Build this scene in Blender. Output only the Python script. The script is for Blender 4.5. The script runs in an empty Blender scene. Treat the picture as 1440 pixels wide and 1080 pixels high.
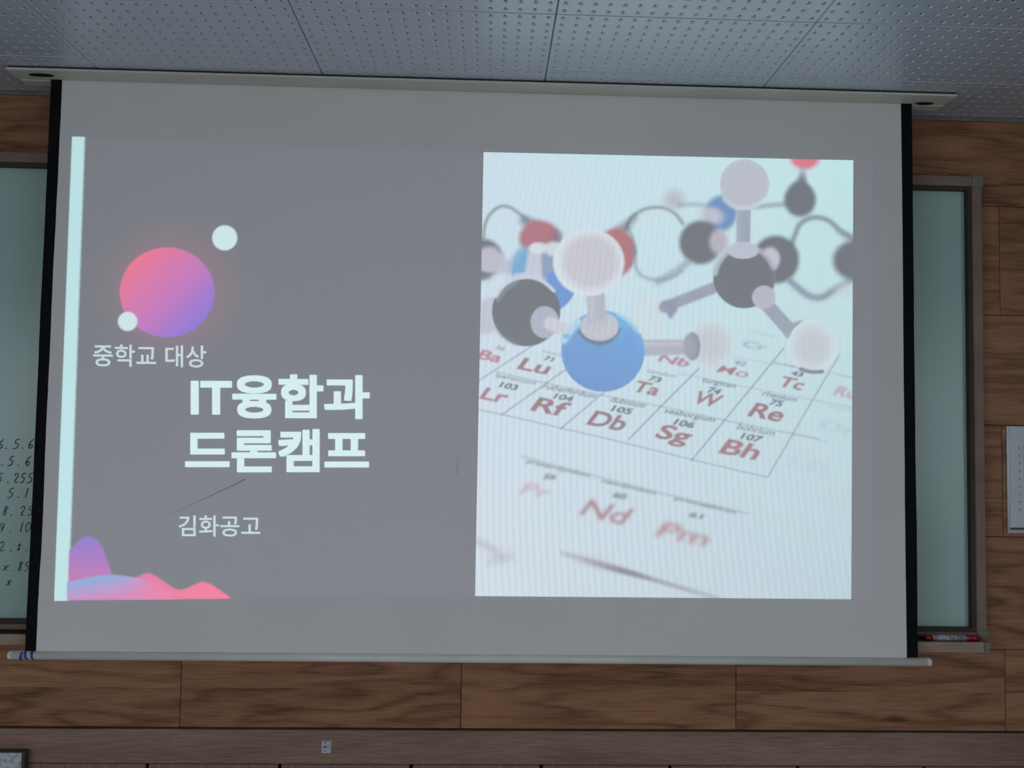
import bpy, bmesh, math, random
import numpy as np
from mathutils import Matrix, Vector

random.seed(4)
rng = np.random.default_rng(7)
scene = bpy.context.scene
COL = scene.collection

# ------------------------------------------------------------------ camera
CEIL = 2.6                                   # ceiling height
FPX, PITCH, YAW, ROLL = 1159.67, 0.048974, 0.030151, 0.016060
CAMZ = CEIL - 0.93284
WALL = 2.3735                                # wall plane y
def cam_axes():
    cp, sp, cy, sy = math.cos(PITCH), math.sin(PITCH), math.cos(YAW), math.sin(YAW)
    f = np.array([sy*cp, cy*cp, sp]); r = np.array([cy, -sy, 0.0]); u = np.cross(r, f)
    c, s = math.cos(ROLL), math.sin(ROLL)
    return c*r + s*u, -s*r + c*u, f
RT, UP, FW = cam_axes()
cam_data = bpy.data.cameras.new('camera')
cam_data.sensor_width = 36.0
cam_data.sensor_fit = 'HORIZONTAL'
cam_data.lens = FPX/1440*36
cam_data.clip_start = 0.01
cam = bpy.data.objects.new('camera', cam_data)
M = Matrix([[RT[i], UP[i], -FW[i], 0] for i in range(3)] + [[0, 0, 0, 1]])
M.translation = Vector((0, 0, CAMZ))
cam.matrix_world = M
COL.objects.link(cam)
scene.camera = cam

# ------------------------------------------------------------------ view, world, lights
vs = scene.view_settings
vs.view_transform = 'Standard'
vs.look = 'None'
vs.exposure = 0.0
vs.gamma = 1.0
vs.use_curve_mapping = False
world = bpy.data.worlds.new('world')
scene.world = world
world.use_nodes = True
bg = world.node_tree.nodes['Background']
bg.inputs['Color'].default_value = (0.55, 0.62, 0.72, 1)
bg.inputs['Strength'].default_value = 0.25

def window_light(name, loc, rot, sx, sy, power, col):
    l = bpy.data.lights.new(name, 'AREA')
    l.shape = 'RECTANGLE'; l.size = sx; l.size_y = sy; l.energy = power; l.color = col
    o = bpy.data.objects.new(name, l); o.location = loc; o.rotation_euler = rot
    COL.objects.link(o)
DAY = (0.885, 0.935, 1.0)
# daylight through the two windows of either side wall
WIN_L = [(-4.3, -2.7), (-2.3, -0.7)]
WIN_R = [(-4.3, -2.7), (-2.3, -0.7)]
for a, b in WIN_L:
    window_light('window_daylight', (-3.62, (a+b)/2, 1.62), (0, math.radians(-48), 0), 1.5, b-a-.1, 42.5, DAY)
for a, b in WIN_R:
    window_light('window_daylight', (3.52, (a+b)/2, 1.62), (0, math.radians(48), 0), 1.5, b-a-.1, 36.5, DAY)

# ------------------------------------------------------------------ helpers
def px_dir(x, y):
    x = np.asarray(x, float); y = np.asarray(y, float)
    a = ((x-720)/FPX)[..., None]; b = ((540-y)/FPX)[..., None]
    return a*RT + b*UP + FW
def on_y(x, y, Y):                            # point of a pixel on the vertical plane y = Y
    d = px_dir(x, y); p = d*(Y/d[..., 1:2]); p[..., 2] += CAMZ
    return p
def on_z(x, y, Z):                            # point of a pixel on the level plane z = Z
    d = px_dir(x, y); p = d*((Z-CAMZ)/d[..., 2:3]); p[..., 2] += CAMZ
    return p
def lin(c):
    c = np.asarray(c, float)/255.0
    return np.where(c <= 0.04045, c/12.92, ((c+0.055)/1.055)**2.4)
def link(name, me, mat=None, parent=None):
    o = bpy.data.objects.new(name, me)
    COL.objects.link(o)
    if mat is not None and not me.materials: me.materials.append(mat)
    if parent is not None: o.parent = parent
    return o
def empty(name, loc=(0, 0, 0)):
    o = bpy.data.objects.new(name, None); o.location = loc; o.empty_display_size = .1
    COL.objects.link(o); return o
def tag(o, label, cat=None, group=None, kind=None):
    o['label'] = label
    if cat: o['category'] = cat
    if group: o['group'] = group
    if kind: o['kind'] = kind
    return o
def mesh(name, v, f):
    me = bpy.data.meshes.new(name); me.from_pydata([tuple(map(float, p)) for p in v], [], f); me.update(); return me
def bm_mesh(name, bm, smooth=False):
    me = bpy.data.meshes.new(name); bmesh.ops.recalc_face_normals(bm, faces=bm.faces); bm.to_mesh(me); bm.free()
    if smooth:
        for p in me.polygons: p.use_smooth = True
    return me
def add_box(bm, x0, x1, y0, y1, z0, z1, bev=0.0, seg=2):
    r = bmesh.ops.create_cube(bm, size=1.0)
    bmesh.ops.scale(bm, vec=(x1-x0, y1-y0, z1-z0), verts=r['verts'])
    bmesh.ops.translate(bm, vec=((x0+x1)/2, (y0+y1)/2, (z0+z1)/2), verts=r['verts'])
    if bev:
        es = list({e for v in r['verts'] for e in v.link_edges})
        bmesh.ops.bevel(bm, geom=es, offset=bev, segments=seg, affect='EDGES', profile=.5)
def box(name, x0, x1, y0, y1, z0, z1, mat, parent=None, bev=0.0):
    bm = bmesh.new(); add_box(bm, x0, x1, y0, y1, z0, z1, bev)
    return link(name, bm_mesh(name, bm), mat, parent)
def lathe(name, prof, axis_len_dir, origin, mat, parent=None, n=24):
    """surface of revolution about the x axis; prof = [(x, r), ...]"""
    v, f = [], []
    for (x, r) in prof:
        for k in range(n):
            a = 2*math.pi*k/n
            v.append((origin[0]+x, origin[1]+r*math.cos(a), origin[2]+r*math.sin(a)))
    for i in range(len(prof)-1):
        for k in range(n):
            k2 = (k+1) % n
            f.append((i*n+k, i*n+k2, (i+1)*n+k2, (i+1)*n+k))
    f.append(tuple(range(n))); f.append(tuple(range((len(prof)-1)*n, len(prof)*n)))
    bm = bmesh.new(); me = mesh(name, v, f); bm.from_mesh(me); bpy.data.meshes.remove(me)
    me = bm_mesh(name, bm)
    for p in me.polygons: p.use_smooth = len(p.vertices) == 4
    return link(name, me, mat, parent)
def ribbon(pts, w):
    """flat ribbon in the xz plane along pts [(x, z)], constant or tapered width"""
    pts = np.array(pts, float); n = len(pts)
    t = np.gradient(pts, axis=0); t /= np.maximum(np.linalg.norm(t, axis=1, keepdims=True), 1e-9)
    nrm = np.stack([-t[:, 1], t[:, 0]], 1)
    w = np.broadcast_to(np.asarray(w, float), (n,))[:, None]/2
    return np.concatenate([pts+nrm*w, pts-nrm*w]), [(i, i+1, n+i+1, n+i) for i in range(n-1)]

# ------------------------------------------------------------------ materials
def new_mat(name, col, rough=0.6, metal=0.0, spec=0.3):
    m = bpy.data.materials.new(name); m.use_nodes = True
    b = m.node_tree.nodes['Principled BSDF']
    b.inputs['Base Color'].default_value = (*col, 1)
    b.inputs['Roughness'].default_value = rough
    b.inputs['Metallic'].default_value = metal
    b.inputs['Specular IOR Level'].default_value = spec
    return m
def noisy(m, col_a, col_b, scale, detail=4.0, stretch=(1, 1, 1), bump=0.0, coord='Object'):
    nt = m.node_tree; b = nt.nodes['Principled BSDF']
    tc = nt.nodes.new('ShaderNodeTexCoord'); mp = nt.nodes.new('ShaderNodeMapping')
    mp.inputs['Scale'].default_value = stretch
    n = nt.nodes.new('ShaderNodeTexNoise'); n.inputs['Scale'].default_value = scale; n.inputs['Detail'].default_value = detail
    r = nt.nodes.new('ShaderNodeValToRGB')
    r.color_ramp.elements[0].position = .3; r.color_ramp.elements[0].color = (*col_a, 1)
    r.color_ramp.elements[1].position = .7; r.color_ramp.elements[1].color = (*col_b, 1)
    nt.links.new(tc.outputs[coord], mp.inputs['Vector']); nt.links.new(mp.outputs[0], n.inputs['Vector'])
    nt.links.new(n.outputs['Fac'], r.inputs[0]); nt.links.new(r.outputs[0], b.inputs['Base Color'])
    if bump:
        bp = nt.nodes.new('ShaderNodeBump'); bp.inputs['Strength'].default_value = bump; bp.inputs['Distance'].default_value = .002
        nt.links.new(n.outputs['Fac'], bp.inputs['Height']); nt.links.new(bp.outputs[0], b.inputs['Normal'])
    return m

def wood_mat(name, dark, mid, light, strip, ring=34.0, rough=0.55, knot=.45):
    """three-strip wood board: cathedral rings, fine pores, knots; every board shifted by its own random"""
    m = bpy.data.materials.new(name); m.use_nodes = True
    nt = m.node_tree; N = nt.nodes; L = nt.links; b = N['Principled BSDF']
    b.inputs['Roughness'].default_value = rough; b.inputs['Specular IOR Level'].default_value = .25
    tc = N.new('ShaderNodeTexCoord'); oi = N.new('ShaderNodeObjectInfo')
    sep = N.new('ShaderNodeSeparateXYZ'); L.new(tc.outputs['Object'], sep.inputs[0])
    def math_(op, a, b_=None):
        n = N.new('ShaderNodeMath'); n.operation = op
        for i, x in enumerate((a, b_)):
            if x is None: continue
            if isinstance(x, (int, float)): n.inputs[i].default_value = x
            else: L.new(x, n.inputs[i])
        return n.outputs[0]
    idx = math_('FLOOR', math_('DIVIDE', sep.outputs['Z'], strip))
    rnd = math_('MULTIPLY', oi.outputs['Random'], 37.0)
    seed = math_('ADD', math_('MULTIPLY', idx, 5.37), rnd)
    wn = N.new('ShaderNodeTexWhiteNoise'); wn.noise_dimensions = '1D'; L.new(seed, wn.inputs['W'])
    def coords(sx, sz):
        c = N.new('ShaderNodeCombineXYZ')
        L.new(math_('ADD', math_('MULTIPLY', sep.outputs['X'], sx), math_('MULTIPLY', seed, 3.1)), c.inputs['X'])
        L.new(seed, c.inputs['Y'])
        L.new(math_('MULTIPLY', sep.outputs['Z'], sz), c.inputs['Z'])
        return c.outputs[0]
    n1 = N.new('ShaderNodeTexNoise'); n1.inputs['Scale'].default_value = 1; n1.inputs['Detail'].default_value = 2.5
    n1.inputs['Roughness'].default_value = .45
    L.new(coords(1.7, 11.0), n1.inputs['Vector'])
    rings = math_('ADD', math_('MULTIPLY', math_('SINE', math_('MULTIPLY', n1.outputs['Fac'], ring)), .5), .5)
    n2 = N.new('ShaderNodeTexNoise'); n2.inputs['Scale'].default_value = 1; n2.inputs['Detail'].default_value = 4
    L.new(coords(13.0, 330.0), n2.inputs['Vector'])
    n3 = N.new('ShaderNodeTexNoise'); n3.inputs['Scale'].default_value = 1; n3.inputs['Detail'].default_value = 3
    L.new(coords(3.0, 16.0), n3.inputs['Vector'])
    f = math_('ADD', math_('MULTIPLY', math_('POWER', rings, .6), .20), math_('ADD', math_('MULTIPLY', n2.outputs['Fac'], .54),
        math_('ADD', math_('MULTIPLY', n3.outputs['Fac'], .28), math_('MULTIPLY', wn.outputs['Value'], .10))))
    r = N.new('ShaderNodeValToRGB'); e = r.color_ramp.elements
    e[0].position = .30; e[0].color = (*dark, 1)
    e[1].position = .78; e[1].color = (*light, 1)
    q = e.new(.54); q.color = (*mid, 1)
    L.new(f, r.inputs[0])
    # a few dark knots and smudges
    vo = N.new('ShaderNodeTexVoronoi'); vo.inputs['Scale'].default_value = 1
    L.new(coords(2.1, 6.5), vo.inputs['Vector'])
    kn = N.new('ShaderNodeMapRange'); kn.inputs['From Min'].default_value = .03; kn.inputs['From Max'].default_value = .10
    kn.inputs['To Min'].default_value = knot; kn.inputs['To Max'].default_value = 1.0
    L.new(vo.outputs['Distance'], kn.inputs['Value'])
    mx = N.new('ShaderNodeMix'); mx.data_type = 'RGBA'; mx.blend_type = 'MULTIPLY'; mx.inputs['Factor'].default_value = 1
    L.new(r.outputs[0], mx.inputs['A']); L.new(kn.outputs[0], mx.inputs['B'])
    L.new(mx.outputs['Result'], b.inputs['Base Color'])
    bp = N.new('ShaderNodeBump'); bp.inputs['Strength'].default_value = .25; bp.inputs['Distance'].default_value = .0006
    L.new(n2.outputs['Fac'], bp.inputs['Height']); L.new(bp.outputs[0], b.inputs['Normal'])
    return m

WOOD = wood_mat('oak_board', (.095, .043, .021), (.265, .124, .063), (.400, .205, .112), .108)
TRIMW = wood_mat('grey_brown_laminate', (.140, .083, .055), (.240, .150, .107), (.365, .243, .185), .5, ring=6.0, knot=1.0)
def vertical_grain(name, a, b_):
    m = new_mat(name, a, .6); return noisy(m, a, b_, 1.0, 5, (190, 1, 7))
PANELW = vertical_grain('grey_brown_vertical_laminate', (.14, .096, .076), (.30, .215, .18))
DARKGAP = new_mat('dark_gap', (.012, .008, .006), .9)
TILE = noisy(new_mat('ceiling_tile_paint', (.45, .52, .60), .40, 0, 1.0), (.44, .51, .59), (.47, .54, .62), 9)
TILE.node_tree.nodes['Principled BSDF'].inputs['IOR'].default_value = 1.8
TILE.node_tree.nodes['Principled BSDF'].inputs['Coat Weight'].default_value = 1.0
TILE.node_tree.nodes['Principled BSDF'].inputs['Coat Roughness'].default_value = .36
HOLE = new_mat('tile_hole_dark', (.012, .012, .014), .95)
FABRIC = noisy(new_mat('screen_fabric', (.72, .72, .71), .8, 0, .15), (.705, .70, .70), (.735, .735, .73), 5)
BLACK = noisy(new_mat('black_border_cloth', (.006, .006, .007), .75, 0, .1), (.005, .005, .006), (.008, .008, .009), 40)
BAR = noisy(new_mat('pale_painted_tube', (.70, .72, .66), .35, 0, .5), (.66, .68, .62), (.73, .75, .69), 12)
CASE = noisy(new_mat('casing_paint', (.60, .61, .53), .45, 0, .4), (.57, .58, .50), (.62, .63, .55), 6)
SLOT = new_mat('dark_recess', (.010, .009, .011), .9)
BLUE = new_mat('blue_tape', (.012, .05, .36), .4)
BOARD = noisy(new_mat('green_white_board_enamel', (.36, .52, .48), .32, 0, .45), (.33, .49, .455), (.385, .55, .51), 2.2, 3)
INK = noisy(new_mat('marker_ink', (.08, .10, .10), .7), (.05, .065, .06), (.17, .23, .22), 60)
FRAME = noisy(new_mat('board_frame_brown', (.22, .162, .128), .5, 0, .35), (.18, .13, .10), (.26, .192, .152), 1, 4, (8, 8, 8))
LIP = noisy(new_mat('board_inner_lip_dark', (.05, .036, .028), .6), (.038, .028, .022), (.058, .042, .033), 1, 4, (8, 8, 8))
CAP = noisy(new_mat('grey_olive_corner_plastic', (.20, .19, .15), .5), (.185, .175, .14), (.21, .20, .16), 30)
TRAYF = noisy(new_mat('tray_front_laminate', (.33, .245, .18), .5), (.25, .18, .13), (.40, .295, .22), 1, 5, (14, 10, 220))
WALLP = noisy(new_mat('plain_wall_paint', (.30, .29, .27), .8), (.28, .27, .25), (.32, .31, .29), 4)
FLOORM = noisy(new_mat('floor_vinyl', (.56, .55, .55), .4), (.53, .52, .52), (.59, .58, .58), 5)
ALU = new_mat('window_frame_white', (.6, .6, .58), .5)

# ------------------------------------------------------------------ the room
X0, X1, Y0 = -3.6, 3.5, -5.5
struct = lambda o: (o.__setitem__('kind', 'structure'), o)[1]
wall_front = struct(box('wall_front', X0-.1, X1+.1, WALL+.014, WALL+.15, 0, CEIL+.1, DARKGAP))
tag(wall_front, 'front classroom wall clad with horizontal brown oak boards')
# boards: 0.784 x 0.3243 m, alternate rows shifted; joints open by 1.5 mm
PW, PH, GAP = .7838, .3243, .0016
def plank_mesh(w, h):
    bm = bmesh.new(); add_box(bm, 0, w-GAP, 0, .014, 0, h-GAP, .0012, 1)
    return bm_mesh('plank', bm)
full = plank_mesh(PW, PH); full.materials.append(WOOD)
def plank_row(z0, h, xoff):
    me = full if abs(h-PH) < 1e-6 else plank_mesh(PW, h)
    if not me.materials: me.materials.append(WOOD)
    k = math.floor((-3.2-xoff)/PW)
    x = xoff + k*PW
    while x < 3.0:
        o = link('plank', me, None, wall_front); o.location = (x, WALL, z0); x += PW
row_z = [1.040+PH*i for i in range(0, 4)]
plank_row(.8085, 1.040-.8085, -.8412)
for i, z in enumerate(row_z): plank_row(z, PH, -.8412 + (PW/2 if i % 2 == 0 else 0))
plank_row(row_z[-1]+PH, CEIL-(row_z[-1]+PH)-.004, -.8412+PW/2)
# lower part: laminate rail and upright panels with dark joints between
rail = struct(box('trim_1', X0, X1, WALL-.004, WALL+.014, .7105, .8035, TRIMW, None, .0015))
tag(rail, 'grey-brown laminate rail running under the oak boards')
wall_low = struct(box('wall_lower', X0, X1, WALL+.012, WALL+.02, 0, .7105, DARKGAP))
tag(wall_low, 'grey-brown upright panels of the lower front wall')
pm = None; xs = -.9269
k = -7
bm = bmesh.new(); add_box(bm, 0, .3662-.0105, 0, .014, 0, .698, .001, 1); pm = bm_mesh('wall_panel', bm); pm.materials.append(PANELW)
while xs + k*.3662 < 3.2:
    o = link('wall_panel', pm, None, wall_low); o.location = (xs + k*.3662 + .005, WALL-.002, .010); k += 1

floor = struct(box('floor', X0-.1, X1+.1, Y0-.1, WALL+.15, -.08, 0, FLOORM)); tag(floor, 'plain pale vinyl classroom floor')  # unseen floor, kept pale to bounce light up the front wall
wall_back = struct(box('wall_back', X0-.1, X1+.1, Y0-.1, Y0, 0, CEIL, WALLP)); tag(wall_back, 'plain painted back wall of the classroom')
def side_wall(name, xa, xb, wins, label):
    bm = bmesh.new(); z0, z1 = .85, 2.4
    add_box(bm, xa, xb, Y0, WALL+.014, 0, z0); add_box(bm, xa, xb, Y0, WALL+.014, z1, CEIL)
    edges = [Y0] + [y for w in wins for y in w] + [WALL+.014]
    for i in range(0, len(edges), 2): add_box(bm, xa, xb, edges[i], edges[i+1], z0, z1)
    o = struct(link(name, bm_mesh(name, bm), WALLP)); tag(o, label); return o
side_wall('wall_left', X0-.1, X0, WIN_L, 'painted left wall with two window openings')
side_wall('wall_right', X1, X1+.1, WIN_R, 'painted right wall with two window openings')
wn = 1
for xw, wins in ((X0-.06, WIN_L), (X1+.02, WIN_R)):
    for a, b in wins:
        bm = bmesh.new()
        for (ya, yb, za, zb) in ((a, b, .85, .90), (a, b, 2.35, 2.4), (a, a+.05, .9, 2.35), (b-.05, b, .9, 2.35), ((a+b)/2-.025, (a+b)/2+.025, .9, 2.35)):
            add_box(bm, xw, xw+.04, ya, yb, za, zb)
        o = struct(link('window_%d' % wn, bm_mesh('window', bm), ALU)); tag(o, 'white framed classroom window'); wn += 1

# ceiling: 0.6 x 0.3 m perforated tiles, 18 x 9 dimpled holes each
ceiling = struct(box('ceiling', X0-.1, X1+.1, Y0-.1, WALL+.15, CEIL+.022, CEIL+.12, TILE))
tag(ceiling, 'suspended ceiling of pale perforated tiles with dimpled holes')
TX, TY = .6, .3
SEAMX, SEAMY = -1.0578, 1.8284
def tile_mesh(wy):
    g, ch = .0009, .0020                                # half joint, chamfer
    v, f, mi = [], [], []
    xa, xb, ya, yb = g, TX-g, g, wy-g
    nx, ny = 18, 9
    p = TX/nx
    ny = int(round(wy/p + .2)) if wy < TY-1e-6 else 9
    cells = []
    ring = [(math.cos(a), math.sin(a)) for a in (math.pi*k/4 for k in range(8))]
    def V(x, y, z): v.append((x, y, z)); return len(v)-1
    for i in range(nx):
        for j in range(ny):
            cx, cy = (i+.5)*p, (j+.5)*p
            l, r = max(cx-p/2, xa+ch), min(cx+p/2, xb-ch)
            d, u = max(cy-p/2, ya+ch), min(cy+p/2, yb-ch)
            if u - cy < .0085: 
                if u > d: f.append((V(l, d, 0), V(l, u, 0), V(r, u, 0), V(r, d, 0))); mi.append(0)
                continue
            o8 = [V(r, cy, 0), V(r, u, 0), V(cx, u, 0), V(l, u, 0), V(l, cy, 0), V(l, d, 0), V(cx, d, 0), V(r, d, 0)]
            a8 = [V(cx+.0074*c, cy+.0074*s, 0) for c, s in ring]
            b8 = [V(cx+.0048*c, cy+.0048*s, .0018) for c, s in ring]
            c8 = [V(cx+.0025*c, cy+.0025*s, .0025) for c, s in ring]
            e8 = [V(cx+.0025*c, cy+.0025*s, .012) for c, s in ring]
            for q in range(8):
                w = (q+1) % 8
                f += [(o8[w], o8[q], a8[q], a8[w]), (a8[w], a8[q], b8[q], b8[w]), (b8[w], b8[q], c8[q], c8[w]), (c8[w], c8[q], e8[q], e8[w])]
                mi += [0, 0, 0, 1]
            f.append(tuple(reversed(e8))); mi.append(1)
    # chamfered rim and sides
    a = [V(xa+ch, ya+ch, 0), V(xb-ch, ya+ch, 0), V(xb-ch, yb-ch, 0), V(xa+ch, yb-ch, 0)]
    b = [V(xa, ya, ch), V(xb, ya, ch), V(xb, yb, ch), V(xa, yb, ch)]
    c = [V(xa, ya, .014), V(xb, ya, .014), V(xb, yb, .014), V(xa, yb, .014)]
    for q in range(4):
        w = (q+1) % 4
        f += [(a[q], a[w], b[w], b[q]), (b[q], b[w], c[w], c[q])]; mi += [0, 0]
    me = mesh('ceiling_tile', v, f)
    me.materials.append(TILE); me.materials.append(HOLE)
    me.polygons.foreach_set('material_index', mi)
    return me
t_full = tile_mesh(TY)
t_cut = tile_mesh(WALL-.002-(SEAMY+TY))
for jy in range(-3, 2):
    for ix in range(-2, 7):
        o = link('ceiling_tile', t_cut if jy == 1 else t_full, None, ceiling)
        o.location = (SEAMX+TX*ix, SEAMY+TY*jy, CEIL)
# plain continuation of the tile field behind the camera and to the sides
bm = bmesh.new()
add_box(bm, X0, X1, Y0, SEAMY-3*TY-.001, CEIL, CEIL+.014)
o = link('tile_field', bm_mesh('tile_field', bm), TILE, ceiling)
box('tile_field', X0, SEAMX-2*TX-.001, SEAMY-3*TY, WALL-.002, CEIL, CEIL+.014, TILE, ceiling)
box('tile_field', SEAMX+7*TX+.001, X1, SEAMY-3*TY, WALL-.002, CEIL, CEIL+.014, TILE, ceiling)
# thin edge moulding between tiles and boards
m = struct(box('trim_2', X0, X1, WALL-.007, WALL+.001, CEIL-.010, CEIL+.002, noisy(new_mat('edge_moulding', (.2, .19, .17), .6), (.17, .16, .14), (.22, .21, .19), 20)))
tag(m, 'thin grey moulding between ceiling tiles and wall boards')

# ------------------------------------------------------------------ whiteboard behind the screen
wb = empty('whiteboard', (0, WALL, 1.1))
tag(wb, 'wide pale green whiteboard in a brown frame behind the projection screen', 'whiteboard')
wbx = lambda o: (setattr(o, 'matrix_parent_inverse', Matrix.Translation((0, -WALL, -1.1))), o)[1]
FY = WALL-.030                                         # front face of the frame
SY = WALL-.008                                         # writing surface
BXR = float(on_y(1359.5, 560, SY)[0]) - .002
BXL = -2.10
BZT, BZB = 2.375, 1.107
wbx(box('writing_surface', BXL-.01, BXR+.01, SY, WALL+.0, BZB-.01, BZT+.01, BOARD, wb))
FR = .030
for nm, a in (('frame_rail', (BXL-FR-.012, BXR+FR+.012, FY, WALL, BZT+.012, BZT+.012+FR)),
              ('frame_rail', (BXL-FR-.012, BXR+FR+.012, FY, WALL, BZB-.012-.016, BZB-.012)),
              ('frame_rail', (BXR+.012, BXR+.012+FR, FY, WALL, BZB-.012, BZT+.012)),
              ('frame_rail', (BXL-.012-FR, BXL-.012, FY, WALL, BZB-.012, BZT+.012))):
    wbx(box(nm, *a, FRAME, wb, .004))
for a in ((BXL-.012, BXR+.012, FY+.004, SY, BZT, BZT+.0135), (BXL-.012, BXR+.012, FY+.004, SY, BZB-.0135, BZB),
          (BXR, BXR+.0135, FY+.004, SY, BZB, BZT), (BXL-.0135, BXL, FY+.004, SY, BZB, BZT)):
    o = wbx(box('inner_lip', *a, LIP, wb)); o['label'] = 'dark inner lip of the frame'
for cx in (BXR+.010, BXL-.010-FR-.004):
    for cz, h in ((BZT+.008, .039), (BZB-.0285, .024)):
        o = wbx(box('corner_cap', cx, cx+FR+.006, FY-.004, WALL-.001, cz, cz+h, CAP, wb, .006)); o['label'] = 'grey olive plastic corner'
# marker tray
TYF = WALL-.085
zt = float(on_y(1340, 903, TYF)[2]); zb = float(on_y(1340, 917.5, TYF)[2])
TZ = zt-.012                                           # tray floor, its top 4 mm below the front edge
TR = float(on_y(1384, 905, TYF)[0])
bm = bmesh.new()
add_box(bm, BXL, TR, TYF+.008, WALL, TZ, TZ+.008)
tray = wbx(link('marker_tray', bm_mesh('marker_tray', bm), LIP, wb))
box('tray_front', BXL, TR, TYF, TYF+.009, zb, zt, TRAYF, tray, .0015)
box('tray_end_cap', TR, TR+.017, TYF-.003, WALL-.002, zb-.002, zt+.001, CAP, tray, .002)['label'] = 'grey plastic end cap of the tray'
box('tray_end_cap', BXL-.017, BXL, TYF-.003, WALL-.002, zb-.002, zt+.001, CAP, tray, .002)['label'] = 'grey plastic end cap of the tray'
# handwriting on the board: single strokes on a 0..1 cell
G = {
 '0': [[(.5, 1), (.2, .85), (.1, .45), (.25, .05), (.55, 0), (.85, .3), (.85, .7), (.5, 1)]],
 '1': [[(.6, 1), (.4, 0)]],
 '2': [[(.1, .75), (.3, 1), (.7, .95), (.75, .65), (.1, .05), (.9, .05)]],
 '4': [[(.4, 1), (.1, .4), (.9, .45)], [(.75, .9), (.55, 0)]],
 '5': [[(.9, 1), (.35, .95), (.25, .55), (.6, .6), (.8, .35), (.6, .05), (.1, 0)]],
 '6': [[(.8, 1), (.35, .7), (.15, .3), (.35, 0), (.7, .1), (.75, .4), (.4, .45), (.2, .25)]],
 '8': [[(.8, .85), (.5, 1), (.25, .8), (.7, .3), (.5, 0), (.15, .2), (.4, .5), (.85, .85)]],
 'x': [[(.1, .1), (.9, .9)], [(.2, .9), (.75, .05)]],
 '7': [[(.1, .9), (.9, .95), (.4, 0)]],
 '.': [[(.35, .0), (.5, .08), (.62, .0)]],
 ':': [[(.2, .2), (.8, .25)], [(.2, .7), (.85, .75)], [(.5, 0), (.5, 1)]],
}
LINES = [  # y of the baseline, [(char, x, size)]
 (631, [('6', -4, 9), ('.', 6, 5), ('5', 17, 10), ('.', 29, 5), ('6', 38, 9)]),
 (655, [('.', 0, 5), ('5', 10, 9), ('.', 23, 5), ('6', 34, 9)]),
 (679, [('5', -6, 9), ('.', 8, 5), ('2', 18, 8), ('5', 27, 8), ('5', 37, 9)]),
 (700, [('5', 9, 10), ('.', 23, 5), ('1', 32, 9)]),
 (725, [('8', 2, 9), ('.', 13, 5), ('2', 27, 8), ('5', 37, 9)]),
 (748, [('4', -3, 9), ('.', 12, 5), ('1', 25, 8), ('0', 34, 9)]),
 (775, [('2', -2, 8), ('.', 13, 5), (':', 22, 7), ('.', 35, 5)]),
 (803, [('x', 2, 9), ('.', 17, 5), ('8', 24, 7), ('5', 33, 7)]),
 (824, [('x', 8, 7)]),
]
for yb_, chars in LINES:
    vv, ff = [], []
    for ch, x, s in chars:
        h = 13.5 if ch not in '.:x' else (9 if ch == 'x' else (11 if ch == ':' else 13.5))
        for st in G[ch]:
            st = np.array(st)
            for _ in range(2):                      # round the corners of longer strokes
                if len(st) > 3:
                    q = np.empty((2*len(st)-2, 2)); q[0::2] = .75*st[:-1]+.25*st[1:]; q[1::2] = .25*st[:-1]+.75*st[1:]
                    st = np.vstack([st[:1], q, st[-1:]])
            px = x + s*st[:, 0] + 2.2*st[:, 1]; py = yb_ - h*st[:, 1] + rng.normal(0, .12, len(st))
            P = on_y(px, py, SY-.0006)
            a, fc = ribbon(P[:, [0, 2]], .0032)
            n0 = len(vv)
            vv += [(p[0], SY-.0006, p[1]) for p in a]; ff += [tuple(i+n0 for i in q_) for q_ in fc]
    o = wbx(link('written_line', mesh('written_line', vv, ff), INK, wb)); o['label'] = 'handwritten numbers in dark marker'; o['kind'] = 'stuff'

# red marker in the tray
mk = empty('marker', (0, 0, 0))
p0, p1 = on_y(1298, 897.5, WALL-.05), on_y(1376, 899, WALL-.05)
mx0, mx1 = float(p0[0]), float(p1[0]); mr = .0088; mz = TZ+.008+mr+.0002; my = WALL-.058
mk.location = (mx0, my, mz-mr)
tag(mk, 'red-capped whiteboard marker with grey printed barrel lying in the tray', 'marker')
RED = noisy(new_mat('marker_red_plastic', (.30, .008, .012), .35, 0, .5), (.26, .006, .01), (.34, .01, .014), 30)
Lm = mx1-mx0
def mpart(name, prof, mat): return lathe(name, prof, None, (0, 0, mr), mat, mk, 20)
mpart('end_plug', [(0, .006), (.003, mr*.93), (.020, mr)], RED)
BARREL = new_mat('marker_barrel_print', (.4, .4, .42), .35, 0, .5)
noisy(BARREL, (.10, .10, .13), (.62, .62, .64), 1.0, 3, (190, 60, 120))
mpart('barrel', [(.020, mr), (Lm*.70, mr)], BARREL)
mpart('cap_band', [(Lm*.70, mr*1.01), (Lm*.735, mr*1.01)], new_mat('marker_grey_band', (.30, .28, .31), .4))
mpart('cap', [(Lm*.735, mr*1.03), (Lm*.93, mr*.92), (Lm*.985, mr*.55), (Lm, mr*.3)], RED)

# ------------------------------------------------------------------ projection screen
SCR = 2.255                                            # fabric plane
scr = empty('projection_screen', (0, SCR, 1.05))
tag(scr, 'large pull-down projection screen hanging from the ceiling, showing a projected slide', 'projection screen')
INV = Matrix.Translation((0, -SCR, -1.05))
def sp(o, par=None):
    o.parent = par or scr
    o.matrix_parent_inverse = INV if par is None else Matrix.Identity(4)
    return o
S = lambda x, y, dy=0: on_y(x, y, SCR-dy)
CZ = CEIL-.011
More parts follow.
